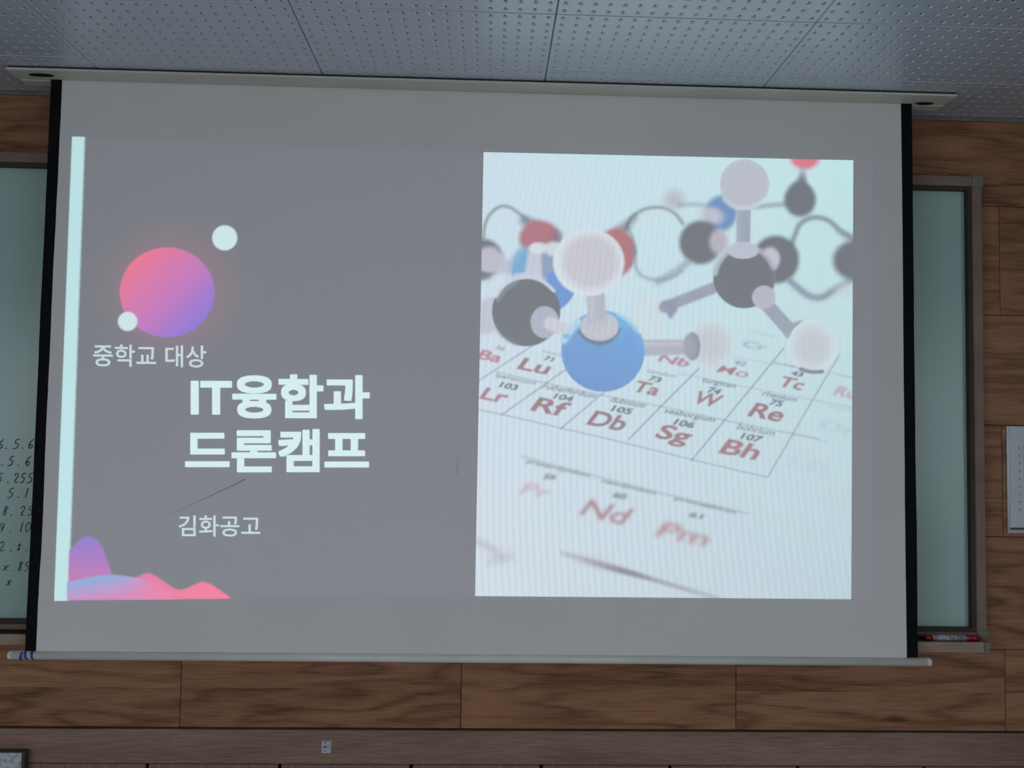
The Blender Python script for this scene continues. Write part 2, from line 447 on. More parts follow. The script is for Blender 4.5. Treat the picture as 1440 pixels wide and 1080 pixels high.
# casing: flat profile against the ceiling with a slot
cf = float(on_z(720, 118, CZ)[1]) - .002
cl = float(on_z(5, 95, CZ)[0]); cr = float(on_z(1356, 129, CZ)[0])
bm = bmesh.new()
add_box(bm, cl, cr, cf, SCR-.004, CZ, CEIL-.0045, .0012, 2)
add_box(bm, cl, cr, SCR+.006, SCR+.042, CZ, CEIL-.0045, .0012, 2)
add_box(bm, cl+.001, cr-.001, SCR-.006, SCR+.008, CZ+.004, CEIL-.0045)
case = sp(link('casing', bm_mesh('casing', bm), CASE))
case['label'] = 'pale grey screen casing against the ceiling'
sp(box('gap_shade', cl+.003, cr-.003, cf+.003, SCR+.038, CEIL-.005, CEIL-.0003, SLOT, case), case)['label'] = 'dark strip painted as the shadow gap above the casing'  # near-black box, the shade of the gap put into its colour
def oval(name, cx, cy, rx, ry, z, mat, parent):
    n = 32
    v = [(cx+rx*math.cos(2*math.pi*k/n), cy+ry*math.sin(2*math.pi*k/n), z) for k in range(n)]
    v += [(x, y, z+.002) for x, y, _ in v]
    f = [tuple(range(n)), tuple(range(n, 2*n))] + [(k, (k+1) % n, n+(k+1) % n, n+k) for k in range(n)]
    return link(name, mesh(name, v, f), mat, parent)
eL = on_z(58, 105.5, CZ); eR = on_z(1300, 145.5, CZ)
sp(oval('recess', eL[0], eL[1], .034, .011, CZ-.0008, SLOT, case), case)['label'] = 'dark oval recess'
sp(oval('recess', eR[0], eR[1], .026, .010, CZ-.0008, SLOT, case), case)['label'] = 'dark oval recess'
# fabric and the two black side borders (slightly wavy edges)
def edge(px_t, py_t, px_b, py_b, n=48):
    t = np.linspace(0, 1, n); return S(px_t+(px_b-px_t)*t, py_t+(py_b-py_t)*t)[:, [0, 2]]
def strip_mesh(name, A, B, y, thick):
    n = len(A)
    v = [(a[0], y, a[1]) for a in A] + [(b[0], y, b[1]) for b in B] + [(a[0], y+thick, a[1]) for a in A] + [(b[0], y+thick, b[1]) for b in B]
    f = []
    for i in range(n-1):
        f += [(i, i+1, n+i+1, n+i), (2*n+i, 3*n+i, 3*n+i+1, 2*n+i+1), (i, 2*n+i, 2*n+i+1, i+1), (n+i, n+i+1, 3*n+i+1, 3*n+i)]
    bm = bmesh.new(); me = mesh(name, v, f); bm.from_mesh(me); bpy.data.meshes.remove(me)
    return bm_mesh(name, bm)
zt_, zb_ = CZ+.004, 1.02
BARZ = float(S(660, 926.0)[2])
def col_x(x_t, x_b, wob):
    z = np.linspace(CZ+.004, BARZ+.008, 60)
    xt, xb = float(S(x_t[0], x_t[1])[0]), float(S(x_b[0], x_b[1])[0])
    z0, z1 = float(S(*x_t)[2]), float(S(*x_b)[2])
    x = xt + (xb-xt)*(z-z0)/(z1-z0)
    w = np.convolve(rng.normal(0, 1, 70), np.ones(9)/9, 'same')[5:65]
    return np.stack([x + wob*w, z], 1)
Lo, Li = col_x((72, 112), (35.5, 917), .0012), col_x((87, 112), (51, 917), .0022)
Ri, Ro = col_x((1267, 143), (1275, 925), .0008), col_x((1282, 143), (1291, 925), .0014)
fab = sp(link('fabric', strip_mesh('fabric', Li-[.004, 0], Ri+[.004, 0], SCR, .0008), FABRIC))
fab['label'] = 'pale grey screen fabric'
for a, b in ((Lo, Li), (Ri, Ro)):
    o = sp(link('side_border', strip_mesh('side_border', a, b, SCR-.0005, .0018), BLACK)); o['label'] = 'black cloth border'
# bottom bar with end caps and blue tape
bl, br_ = float(S(12, 923)[0]), float(S(1309, 931)[0])
BR = .0112
bar = sp(lathe('bottom_bar', [(bl+.012, BR), (br_-.014, BR)], None, (0, SCR, BARZ), BAR, scr, 32))
bar['label'] = 'pale round tube weighting the screen'
sp(lathe('end_cap', [(bl, BR*.72), (bl+.0025, BR*.98), (bl+.012, BR*1.03)], None, (0, SCR, BARZ), BAR, bar, 32), bar)
sp(lathe('end_cap', [(br_-.014, BR*1.03), (br_-.0025, BR*.98), (br_, BR*.7)], None, (0, SCR, BARZ), BAR, bar, 32), bar)
def wrap(name, x0, w, slant, a0, a1, taper):
    n = 26; v = []; f = []
    for k in range(n):
        t = k/(n-1); a = math.radians(a0+(a1-a0)*t); ww = w*(1-taper*abs(2*t-1)**2)*(1+.18*math.sin(9*t+x0*300))
        for s in (-.5, .5):
            v.append((x0+slant*(t-.5)+s*ww, SCR-(BR+.0006)*math.cos(a), BARZ+(BR+.0006)*math.sin(a)))
    for k in range(n-1): f.append((2*k, 2*k+1, 2*k+3, 2*k+2))
    o = sp(link(name, mesh(name, v, f), BLUE, bar), bar); o['label'] = 'blue tape wound on the tube end'
bx = lambda x: float(S(x, 923)[0])
wrap('blue_tape', bx(32), .0085, .004, -95, 60, .75)
wrap('blue_tape', bx(38.5), .0065, -.011, -95, 100, .25)
wrap('blue_tape', bx(47.5), .0060, -.007, -95, 100, .25)

# ------------------------------------------------------------------ the projected slide
# painted as light per point in linear values; the screen's own room light is added by the renderer
AMB = np.array([.190, .203, .220])
def emit(c): return np.maximum(lin(c)-AMB, (.002, .003, .012))
CX0, CY0, CX1, CY1 = 60, 180, 1240, 860
yy, xx = np.mgrid[CY0:CY1, CX0:CX1].astype(float)
img = np.zeros(xx.shape + (3,))
def blur(a, s):
    if s <= 0: return a
    r = int(math.ceil(3*s)); k = np.exp(-.5*(np.arange(-r, r+1)/s)**2); k /= k.sum()
    for ax in (0, 1):
        p = [(0, 0)]*a.ndim; p[ax] = (r, r); b = np.pad(a, p, mode='edge'); o = np.zeros_like(a)
        for i, w in enumerate(k):
            sl = [slice(None)]*a.ndim; sl[ax] = slice(i, i+a.shape[ax]); o += w*b[tuple(sl)]
        a = o
    return a
def win(x0, y0, x1, y1):
    return slice(max(int(y0)-CY0, 0), max(min(int(y1)-CY0, CY1-CY0), 0)), slice(max(int(x0)-CX0, 0), max(min(int(x1)-CX0, CX1-CX0), 0))
def over(w, a, col):
    a = np.clip(a, 0, 1)[..., None]; img[w] = img[w]*(1-a) + a*col
def ell(cx, cy, rx, ry, col, soft=1.0, al=1.0, ang=0, grad=None):
    m = soft*2+3; R = max(rx, ry)+m; w = win(cx-R, cy-R, cx+R+1, cy+R+1)
    X, Y = xx[w]-cx, yy[w]-cy; c, s = math.cos(ang), math.sin(ang)
    X, Y = X*c+Y*s, -X*s+Y*c
    d = (np.sqrt((X/rx)**2+(Y/ry)**2)-1)*min(rx, ry)
    a = np.clip(.5-d/(2*soft), 0, 1); a = a*a*(3-2*a)
    base = emit(col)
    if grad is not None: base = grad(X/rx, Y/ry)
    over(w, a*al, base)
def caps(p, q, r0, r1, col, soft=1.0, al=1.0):
    R = max(r0, r1)+soft*2+2; w = win(min(p[0], q[0])-R, min(p[1], q[1])-R, max(p[0], q[0])+R+1, max(p[1], q[1])+R+1)
    dx, dy = q[0]-p[0], q[1]-p[1]; L2 = dx*dx+dy*dy
    t = ((xx[w]-p[0])*dx+(yy[w]-p[1])*dy)/L2; tc_ = np.clip(t, 0, 1)
    d = np.hypot(xx[w]-p[0]-tc_*dx, yy[w]-p[1]-tc_*dy) - (r0+(r1-r0)*tc_)
    a = np.clip(.5-d/(2*soft), 0, 1); over(w, a*al, emit(col))
def poly_mask(P, soft=.8):
    P = np.array(P, float); w = win(P[:, 0].min()-6, P[:, 1].min()-6, P[:, 0].max()+7, P[:, 1].max()+7)
    acc = 0
    for ox, oy in ((-.25, -.25), (.25, -.25), (-.25, .25), (.25, .25)):
        X, Y = xx[w]+ox, yy[w]+oy; ins = np.zeros(X.shape, bool)
        for (x1_, y1_), (x2_, y2_) in zip(P, np.roll(P, -1, 0)):
            if y1_ == y2_: continue
            c = ((y1_ > Y) != (y2_ > Y)) & (X < (x2_-x1_)*(Y-y1_)/(y2_-y1_)+x1_); ins ^= c
        acc = acc + ins*.25
    return w, blur(acc, soft)
def stroke(P, wd, col, soft=2.0, al=.6):
    P = smooth(P); R = wd+soft*3+2
    P = np.array(P); w = win(P[:, 0].min()-R, P[:, 1].min()-R, P[:, 0].max()+R, P[:, 1].max()+R)
    d = np.full(xx[w].shape, 1e9)
    for p, q in zip(P[:-1], P[1:]):
        e = q-p; L2 = max(e@e, 1e-9); t = np.clip(((xx[w]-p[0])*e[0]+(yy[w]-p[1])*e[1])/L2, 0, 1)
        d = np.minimum(d, np.hypot(xx[w]-p[0]-t*e[0], yy[w]-p[1]-t*e[1]))
    over(w, al*np.exp(-.5*(np.maximum(d-wd/2, 0)/(soft*.8))**2), emit(col))
def smooth(P, it=3):
    P = np.array(P, float)
    for _ in range(it):
        q = np.empty((2*len(P)-2, 2)); q[0::2] = .75*P[:-1]+.25*P[1:]; q[1::2] = .25*P[:-1]+.75*P[1:]
        P = np.vstack([P[:1], q, P[-1:]])
    return P

# glyph outlines from the built-in font, as triangles
def glyph_tris(text, bold=0.0, shear=0.0):
    c = bpy.data.curves.new('glyphs', 'FONT'); c.body = text; c.offset = bold; c.shear = shear; c.resolution_u = 4
    o = bpy.data.objects.new('glyphs', c); COL.objects.link(o); bpy.context.view_layer.update()
    me = bpy.data.meshes.new_from_object(o.evaluated_get(bpy.context.evaluated_depsgraph_get()))
    me.calc_loop_triangles()
    v = np.array([p.co[:2] for p in me.vertices]); t = np.array([l.vertices[:] for l in me.loop_triangles])
    bpy.data.objects.remove(o); bpy.data.curves.remove(c); bpy.data.meshes.remove(me)
    return v, t
def ptext(text, cx, cy, wd, ht, col, bl_=.6, al=1.0, slope=.20, lean=.75, bold=.03):
    """text printed on the tilted sheet in the slide: centre, width, height in px; baseline slope; lean of uprights"""
    v, t = glyph_tris(text, bold)
    lo, hi = v.min(0), v.max(0); n = (v-(lo+hi)/2)/(hi-lo)
    H = ht*n[:, 1]
    X = cx + wd*n[:, 0] + lean*H; Y = cy + slope*wd*n[:, 0] - H
    m = 4+3*bl_; w = win(X.min()-m, Y.min()-m, X.max()+m+1, Y.max()+m+1)
    ss = 3; x0, y0 = xx[w][0, 0]-.5, yy[w][0, 0]-.5
    hh, ww = xx[w].shape; big = np.zeros((hh*ss, ww*ss))
    PX, PY = (X-x0)*ss-.5, (Y-y0)*ss-.5
    for a, b, c in t:
        xs, ys = PX[[a, b, c]], PY[[a, b, c]]
        i0, i1 = max(int(xs.min()), 0), min(int(xs.max())+2, ww*ss); j0, j1 = max(int(ys.min()), 0), min(int(ys.max())+2, hh*ss)
        if i1 <= i0 or j1 <= j0: continue
        gy, gx = np.mgrid[j0:j1, i0:i1]
        s1 = (xs[1]-xs[0])*(gy-ys[0])-(ys[1]-ys[0])*(gx-xs[0])
        s2 = (xs[2]-xs[1])*(gy-ys[1])-(ys[2]-ys[1])*(gx-xs[1])
        s3 = (xs[0]-xs[2])*(gy-ys[2])-(ys[0]-ys[2])*(gx-xs[2])
        ins = ((s1 >= 0) & (s2 >= 0) & (s3 >= 0)) | ((s1 <= 0) & (s2 <= 0) & (s3 <= 0))
        big[j0:j1, i0:i1] = np.maximum(big[j0:j1, i0:i1], ins)
    a = big.reshape(hh, ss, ww, ss).mean((1, 3))
    over(w, blur(a, bl_)*al, emit(col))

# ---- left half: dark panel with drawn shapes
BLK = np.array([.009, .009, .016])
img[:] = BLK
halo = np.exp(-.5*((np.hypot((xx-240)/1.0, (yy-408)/.97)-62).clip(0)/24)**2)[..., None]
img += halo*np.array([.060, .002, .016])
A_, B_ = emit((234, 100, 150)), emit((140, 100, 216)); C_ = emit((196, 90, 190))
def disc_grad(X, Y):
    t = np.clip((X*.72+Y*.69)*.5+.5, 0, 1)[..., None]
    return np.where(t < .55, A_+(C_-A_)*t/.55, C_+(B_-C_)*(t-.55)/.45)
ell(235, 411, 66.5, 63, (0, 0, 0), 1.2, grad=disc_grad)
ell(316, 334.5, 17.6, 17.6, (205, 230, 232), 1.2)
ell(179.5, 452, 13.6, 13.4, (205, 228, 232), 1.2)
w, a = poly_mask([(101, 190), (119.5, 190), (96, 848), (75, 848)], .9); over(w, a, emit((190, 226, 229)))
BASE = 843.5
hill = smooth([(97, 775), (106, 766), (114, 756.5), (122.5, 753), (133, 756), (143, 767), (150, 785), (158, 810)], 2)
w, a = poly_mask(list(hill)+[(158, BASE), (95, BASE)]); t = np.clip((yy[w]-755)/58, 0, 1)[..., None]
over(w, a, emit((146, 112, 208))*(1-t)+emit((190, 108, 180))*t)
pk = smooth([(170, 818), (180, 815), (193, 812), (206, 804.6), (219, 810), (233, 820), (247, 829), (258, 829.5), (270, 824), (281, 818.6), (291, 818.6), (302, 825), (314, 833), (326, 842.3)], 2)
w, a = poly_mask(list(pk)+[(326, BASE-1.3), (170, BASE)]); t = np.clip((xx[w]-190)/80, 0, 1)[..., None]
over(w, a, emit((222, 120, 172))*(1-t)+emit((238, 128, 160))*t)
bw = smooth([(94, 819.3), (112, 815), (129, 811), (147, 808.4), (164, 808.4), (185, 811), (202, 815), (218, 822), (236, 833), (246, BASE)], 2)
w, a = poly_mask(list(bw)+[(94, BASE)]); t = np.clip((yy[w]-810+.16*(xx[w]-130))/34, 0, 1)[..., None]; s_ = np.clip((xx[w]-175)/60, 0, 1)[..., None]
cb = emit((128, 174, 222))*(1-t)+emit((208, 140, 190))*t
over(w, a, cb*(1-s_)+emit((236, 130, 165))*s_)
LEFT = img.copy()

# ---- right half: the projected photograph of ball-and-stick models on a periodic table
u_ = np.clip((xx-670)/530, 0, 1)[..., None]; v_ = np.clip((yy-215)/630, 0, 1)[..., None]
img[:] = (emit((203, 222, 234))*(1-u_)+emit((196, 230, 232))*u_)*(1-v_) + (emit((206, 217, 228))*(1-u_)+emit((187, 206, 216))*u_)*v_
GRY, DRK = (112, 120, 136), (96, 99, 112)
# far, soft models
stroke([(680, 334), (681, 318), (688, 301), (703, 289), (718, 291), (728, 299), (742, 309)], 1.0, (100, 110, 130), 2.2, .6)
caps((738, 310), (752, 318), 7, 9, (125, 132, 148), 5, .8)
ell(759, 335, 29, 25, (178, 116, 136), 5)
ell(783, 334, 9, 11, (128, 104, 150), 5, .6)
ell(680, 363, 27, 27, (92, 92, 104), 5)
caps((689, 366), (716, 377), 19, 9, (192, 192, 206), 4, .95)
ell(676, 389, 14, 6, (100, 102, 115), 4, .8)
caps((893, 305), (872, 326), 3, 9, (128, 136, 150), 5, .8)
ell(866, 355, 28, 34, (180, 112, 132), 4)
stroke([(880, 322), (885, 308), (897, 298), (915, 291), (936, 292), (950, 300), (960, 314)], 1.0, (104, 114, 132), 2.4, .6)
stroke([(893, 352), (893, 378), (905, 391), (925, 394), (945, 391), (958, 381)], 1.5, (140, 152, 166), 2.5, .5)
stroke([(884, 322), (892, 340), (893, 356)], 1.2, (120, 130, 148), 2, .5)
ell(948, 281, 14, 13, (186, 178, 194), 10, .8)
stroke([(956, 288), (975, 287), (1000, 290)], 1.5, (150, 160, 176), 3, .5)
stroke([(1060, 291), (1080, 289), (1104, 287)], 2, (140, 152, 168), 3, .6)
ell(1014, 300, 22, 25, (92, 152, 194), 5)
ell(1001, 303, 16, 11, (192, 196, 208), 6, .95, .3)
ell(985, 341, 30, 31, DRK, 5)
ell(1011, 340, 13, 17, (186, 182, 196), 5, .95)
stroke([(966, 370), (950, 382), (926, 396)], 3, (150, 158, 175), 4, .6)
ell(1132, 221, 21, 17, (222, 128, 146), 5)
caps((1129, 236), (1128, 254), 3, 6, (150, 162, 178), 4, .7)
ell(1125, 281, 22.5, 24, (95, 103, 116), 5); caps((1126, 262), (1128, 250), 13, 4, (100, 108, 121), 5, .9)
stroke([(1112, 345), (1119, 328), (1124, 314), (1143, 304), (1166, 309), (1181, 325), (1202, 337)], 1.5, (112, 122, 140), 3.2, .7)
caps((1180, 326), (1200, 336), 3, 8, (150, 155, 172), 5, .6)
ell(1091, 365, 33, 34, (93, 97, 110), 5)
ell(1202, 366, 31, 28, (95, 101, 113), 6)
stroke([(1112, 396), (1136, 417), (1155, 420), (1174, 407), (1200, 392)], 2, (122, 130, 148), 4.2, .7)
ell(1190, 407, 16, 11, (200, 206, 220), 7, .6)
ell(1083, 364, 13.5, 16, (200, 196, 210), 4, .97)
# lines of the printed table
RED_ = (166, 84, 104); TL = (140, 152, 166)
def tline(P, al, wd=.5, soft=1.0): stroke(P, wd, (118, 128, 144), soft, al*.62)
tline([(672, 536), (712, 510), (748, 487)], .75)
tline([(706, 583), (750, 552), (795, 520)], .8)
tline([(788, 603), (818, 578), (849, 552)], .8)
tline([(884, 618), (920, 581), (983, 518)], .85)
tline([(972, 648), (1018, 592), (1060, 541), (1102, 490)], .85)
tline([(1080, 670), (1115, 610), (1150, 550), (1180, 500)], .75)
tline([(697, 523), (765, 538), (831, 553), (928, 571), (1018, 591), (1114, 610), (1150, 617)], .55)
tline([(672, 576), (707, 583), (789, 602), (880, 623), (975, 647), (1078, 671)], .6)
tline([(955, 525), (1053, 545), (1145, 563), (1198, 573)], .35)
tline([(1030, 502), (1078, 510), (1150, 521), (1198, 531)], .25)
tline([(1115, 610), (1165, 622)], .2)
for T in [('Ba', 690, 501, 32, 13, (186, 128, 148), .9), ('Lu', 753, 515, 42, 16, (166, 88, 108), .7), ('Lr', 697, 556, 36, 16, (186, 118, 136), .8),
          ('Rf', 775, 572, 46, 19, RED_, .7), ('Db', 856, 592, 50, 20, (152, 74, 94), .6), ('Sg', 947, 613, 46, 25, (160, 78, 100), .6),
          ('Bh', 1043, 632, 52, 20, (172, 92, 116), .8), ('Re', 1080, 580, 46, 19, (162, 78, 98), .6), ('W', 995, 561.5, 36, 17, (162, 80, 98), .7),
          ('Tc', 1114, 539, 34, 14, (168, 92, 110), .8), ('Ta', 910, 546, 36, 15, (164, 84, 104), .7), ('Mo', 1032, 522, 42, 11, (170, 108, 128), .9),
          ('Nb', 949, 507, 42, 11, (178, 130, 148), 1.1), ('Ru', 1190, 552, 30, 13, (184, 142, 158), 1.4), ('Os', 1176, 600, 46, 14, (172, 190, 204), 1.8),
          ('Cr', 1062, 486, 34, 9, (150, 158, 178), 1.5), ('Hs', 1140, 655, 60, 16, (184, 198, 212), 2.6)]:
    ptext(*T[:5], tuple(np.array(T[5])*.6+np.array((150, 128, 146))*.4) if T[6] < .85 else T[5], bl_=T[6], al=.95 if T[6] < 1.3 else (.75 if T[6] < 1.7 else .5), bold=.004 if T[0] == 'Mo' else .026)
NUM = (92, 102, 118)
for T in [('103', 716, 542.5, 25, 8.5), ('104', 793, 558.5, 26, 8.5), ('105', 875, 576, 28, 9), ('106', 963, 595, 28, 9.5), ('107', 1057.5, 615, 29, 9.5),
          ('74', 1004.5, 549, 18, 9), ('75', 1092, 566, 18, 9), ('43', 1121, 525, 17, 7), ('73', 921.5, 532.5, 17, 8), ('71', 772, 504, 13, 7)]:
    ptext(T[0], T[1], T[2]+.6, T[3], T[4]-.7, NUM, .55, .95, bold=.04)
ptext('42', 1041, 510.5, 17, 6, (140, 152, 168), .9, .9); ptext('56', 704, 489.5, 13, 6, (150, 158, 172), .9, .9)
for T in [('lawrencium', 726, 534, 56, 6.5, .8), ('rutherfordium', 802, 551, 73, 7.5, .9), ('dubnium', 883.5, 567, 48, 7.5, .9), ('seaborgium', 970, 586, 70, 9, .95),
          ('bohrium', 1064, 605.5, 52, 8.5, .8), ('tungsten', 1010.5, 541, 47, 8, .9), ('rhenium', 1097, 558.5, 47, 7.5, .9), ('tantalum', 931, 526, 42, 6, .6),
          ('technetium', 1112, 515, 46, 5, .5), ('lutetium', 780, 498, 32, 5, .5), ('chromium', 1074, 471, 40, 4, .3), ('ruthenium', 1196, 531, 34, 4, .3), ('osmium', 1182, 575, 38, 5, .25)]:
    ptext(T[0], T[1], T[2]-1.2, T[3], T[4]-.4, NUM, .5, T[5], bold=.012)
# nearest row of the sheet, far out of focus
ptext('Pr', 755, 690, 38, 16, (196, 146, 164), 2.2, .65, .22, .8, .015); ptext('Nd', 853, 720, 62, 22, (170, 84, 104), 2.2, .85, .24, .8, .02)
ptext('Pm', 963, 751, 70, 20, (180, 102, 126), 3.0, .85, .22, .8, .02)
for T in [('praseodymium', 785, 659, 88, 7), ('neodymium', 884, 685, 76, 7), ('promethium', 992, 711, 86, 7)]:
    ptext(*T, (104, 112, 128), 1.5, .85, .235, .7, .03)
for T in [('59', 773, 671, 16, 8), ('60', 872, 697, 19, 8), ('61', 979, 725, 20, 7)]: ptext(*T, (104, 112, 128), 1.6, .9, .2, .7, .05)
stroke([(735, 642), (800, 660), (930, 694), (1050, 722)], 1, (150, 160, 175), 1.6, .35)
ell(905, 811, 105, 3.2, (146, 138, 152), 4.2, .75, .285); ell(869, 801, 36, 4.0, (108, 104, 118), 4.0, .8, .27); ell(838, 792, 34, 7, (176, 172, 184), 7, .5, .25)
stroke([(672, 762), (690, 770), (705, 783)], 3, (186, 182, 198), 5, .6); stroke([(690, 790), (718, 783)], 3, (182, 190, 202), 5, .5)
# left molecule
ell(912, 447, 24, 29, (205, 219, 225), 3, .9)
ell(765, 394, 46, 47, (100, 154, 212), 1.6)
ell(733, 366, 13, 21, (128, 176, 208), 5, .9, .5)
ell(767, 364, 16, 22, (152, 166, 188), 3, .95)
caps((752, 352), (750, 385), 9, 12, (196, 202, 214), 2.5); ell(757, 349, 12, 8, (214, 222, 230), 3, .9); ell(778, 350, 12, 10, (210, 220, 228), 4, .9)
ell(740, 392, 26, 9, (196, 206, 218), 3, .9)
caps((682, 446), (694, 440), 24, 22, (190, 195, 209), 3, .9)
ell(740, 438, 48, 49, (98, 101, 110), 1.3)
stroke([(698, 417), (708, 401), (726, 391), (745, 389), (764, 395), (779, 409)], 2.0, (206, 214, 224), 1.5, .9)
stroke([(700, 422), (711, 406), (727, 396)], 2.0, (150, 156, 168), 2.0, .6)
stroke([(700, 467), (712, 478), (726, 484)], 2, (150, 154, 164), 2, .4)
caps((770, 455), (800, 466), 10, 9, (206, 208, 218), 1.5)
ell(766, 453, 20, 22.5, (176, 182, 197), 1.3); caps((774, 455), (802, 467), 9.5, 8.5, (202, 205, 216), 1.8)
# right molecule
caps((1006, 404), (934, 432), 8, 8, (158, 164, 180), 2.2); w, a = poly_mask([(929, 424), (950, 422), (953, 436), (943, 450), (938, 442)], 1.6); over(w, a, emit((150, 156, 174)))
def dark_ball(X, Y):
    t = np.clip(.5-.5*(X*.3-Y*.75), 0, 1)[..., None]; return emit((104, 110, 122))*(1-t)+emit((80, 84, 97))*t
ell(1046.5, 390, 43.5, 43.5, (0, 0, 0), 1.2, grad=dark_ball)
stroke([(1005, 384), (1008, 372), (1016, 360), (1025, 352)], 4, (186, 200, 212), 2.2, .8)
stroke([(1068, 352), (1080, 362), (1088, 377)], 3, (178, 188, 202), 2.2, .7)
stroke([(1088, 380), (1089, 398), (1083, 412)], 1.5, (140, 146, 160), 1.5, .5)
caps((1046, 292), (1045, 348), 10, 10, (168, 175, 191), 1.4); caps((1049, 296), (1048, 346), 5, 5, (156, 162, 180), 3, .6)
ell(1045, 352, 22, 12, (188, 194, 207), 1.5)
ell(1047, 259, 34.6, 35, (190, 194, 207), 1.3); ell(1047, 262, 26, 28, (186, 188, 201), 8, .7)
stroke([(1018, 281), (1030, 291), (1046, 294), (1062, 291), (1075, 280)], 2, (210, 220, 228), 2, .5)
caps((1078, 428), (1112, 466), 9.5, 10, (160, 166, 182), 1.4); w, a = poly_mask([(1101, 466), (1118, 452), (1130, 450), (1108, 478)], 1.4); over(w, a, emit((162, 168, 184)))
ell(1074, 418, 16.5, 16.5, (184, 184, 198), 1.6, 1, -.6)
def white_ball(X, Y):
    t = np.clip(np.hypot(X, Y), 0, 1)[..., None]**3; return emit((194, 201, 209))*(1-t)+emit((208, 224, 229))*t
ell(1142, 487, 34.5, 36.5, (0, 0, 0), 1.6, grad=white_ball)
stroke([(1126, 519), (1140, 523.5), (1156, 522.5)], 2.2, (98, 106, 120), 1.6, .85)
# centre molecule
ell(1000, 485, 32, 34, (0, 0, 0), 2.0, grad=lambda X, Y: white_ball(X*.9, Y*.9))
caps((903, 489), (968, 488), 11.5, 10.5, (176, 180, 193), 1.5); caps((903, 484), (966, 483), 4, 3, (192, 197, 208), 3, .7)
ell(974, 487, 11, 20, (150, 156, 172), 1.4); ell(969, 487, 9, 17, (162, 168, 182), 2, .8)
bc = [emit((118, 184, 224)), emit((108, 163, 212)), emit((105, 155, 206))]
def blue_ball(X, Y):
    t = np.clip(Y*.5+.5-.12*X, 0, 1)[..., None]
    return np.where(t < .45, bc[0]+(bc[1]-bc[0])*t/.45, bc[1]+(bc[2]-bc[1])*(t-.45)/.55)
ell(848, 494, 58.5, 57, (0, 0, 0), 1.3, grad=blue_ball)
stroke([(793, 478), (800, 466), (812, 453)], 5, (190, 215, 232), 3, .85); ell(796, 473, 5, 3.5, (120, 190, 228), 1.5, .9)
stroke([(870, 441), (886, 450), (898, 466)], 3, (186, 215, 234), 2.2, .7); ell(886, 478, 9, 14, (84, 158, 218), 6, .7)
stroke([(816, 467), (828, 479), (845, 483), (860, 478), (870, 464)], 3, (56, 92, 132), 2.4, .7)
ell(843, 459, 27, 20, (192, 196, 206), 1.5)
caps((837, 408), (840, 452), 13, 13, (180, 186, 197), 1.8); caps((832, 412), (834, 444), 5, 5, (192, 198, 208), 3, .7); ell(845, 464, 20, 13, (197, 197, 206), 5, .7)
def gball(X, Y):
    t = np.clip((np.hypot(X-.05, Y+.02)-.66)/.3, 0, 1)[..., None]; return emit((199, 199, 208))*(1-t)+emit((214, 224, 231))*t
ell(828, 369, 50, 47, (0, 0, 0), 2.5, grad=gball)
# fine interference stripes of the projector raster on the weave
lowf = .5+.5*np.sin((xx-660)/160+.6)*np.cos((yy-200)/260-.9)
wob = xx + .10*(yy-520) - .00022*(yy-800)**2
st = np.sin(wob*2*math.pi/(8.2+1.2*np.clip((yy-215)/630, 0, 1)))
amp = (.022+.055*lowf)*(0.45+.75*np.clip((yy-300)/500, 0, 1))
img *= (1+amp*st)[..., None]
PHOTO = img.copy()

def sample(C, x, y):
    fx = np.clip(x-CX0, 0, C.shape[1]-1.001); fy = np.clip(y-CY0, 0, C.shape[0]-1.001)
    i, j = fx.astype(int), fy.astype(int); a, b = (fx-i)[..., None], (fy-j)[..., None]
    return C[j, i]*(1-a)*(1-b)+C[j, i+1]*a*(1-b)+C[j+1, i]*(1-a)*b+C[j+1, i+1]*a*b
def slide_mat(name):
    m = bpy.data.materials.new(name); m.use_nodes = True; b = m.node_tree.nodes['Principled BSDF']
    b.inputs['Base Color'].default_value = (.72, .72, .71, 1); b.inputs['Roughness'].default_value = .8; b.inputs['Specular IOR Level'].default_value = .15
    at = m.node_tree.nodes.new('ShaderNodeAttribute'); at.attribute_name = 'light'
    m.node_tree.links.new(at.outputs['Color'], b.inputs['Emission Color']); b.inputs['Emission Strength'].default_value = 1.0
    return m
LIGHT = slide_mat('projected_light_on_fabric')
def panel(name, quad, nx, ny, C, dy, parent, label):
    """part of the projected picture: quad = pixel corners TL TR BR BL, light stored per vertex"""
    s, t = np.meshgrid(np.linspace(0, 1, nx), np.linspace(0, 1, ny))
    q = np.array(quad, float)
    P = ((1-s)*(1-t))[..., None]*q[0]+(s*(1-t))[..., None]*q[1]+(s*t)[..., None]*q[2]+((1-s)*t)[..., None]*q[3]
    W = on_y(P[..., 0], P[..., 1], SCR-dy).reshape(-1, 3)
    c = (sample(C, P[..., 0], P[..., 1]) if C is not None else np.broadcast_to(BLK, P.shape[:2]+(3,))).reshape(-1, 3)
    idx = np.arange(nx*ny).reshape(ny, nx)
    f = np.stack([idx[1:, :-1], idx[1:, 1:], idx[:-1, 1:], idx[:-1, :-1]], -1).reshape(-1, 4)
    me = bpy.data.meshes.new(name)
    me.vertices.add(len(W)); me.vertices.foreach_set('co', W.astype(np.float32).ravel())
    me.loops.add(f.size); me.loops.foreach_set('vertex_index', f.astype(np.int32).ravel())
    me.polygons.add(len(f)); me.polygons.foreach_set('loop_start', np.arange(0, f.size, 4, dtype=np.int32))
    me.update(calc_edges=True)
    at = me.attributes.new('light', 'FLOAT_COLOR', 'POINT')
    at.data.foreach_set('color', np.concatenate([c, np.ones((len(c), 1))], 1).astype(np.float32).ravel())
    o = link(name, me, LIGHT, parent)
    o['label'] = label
    return o
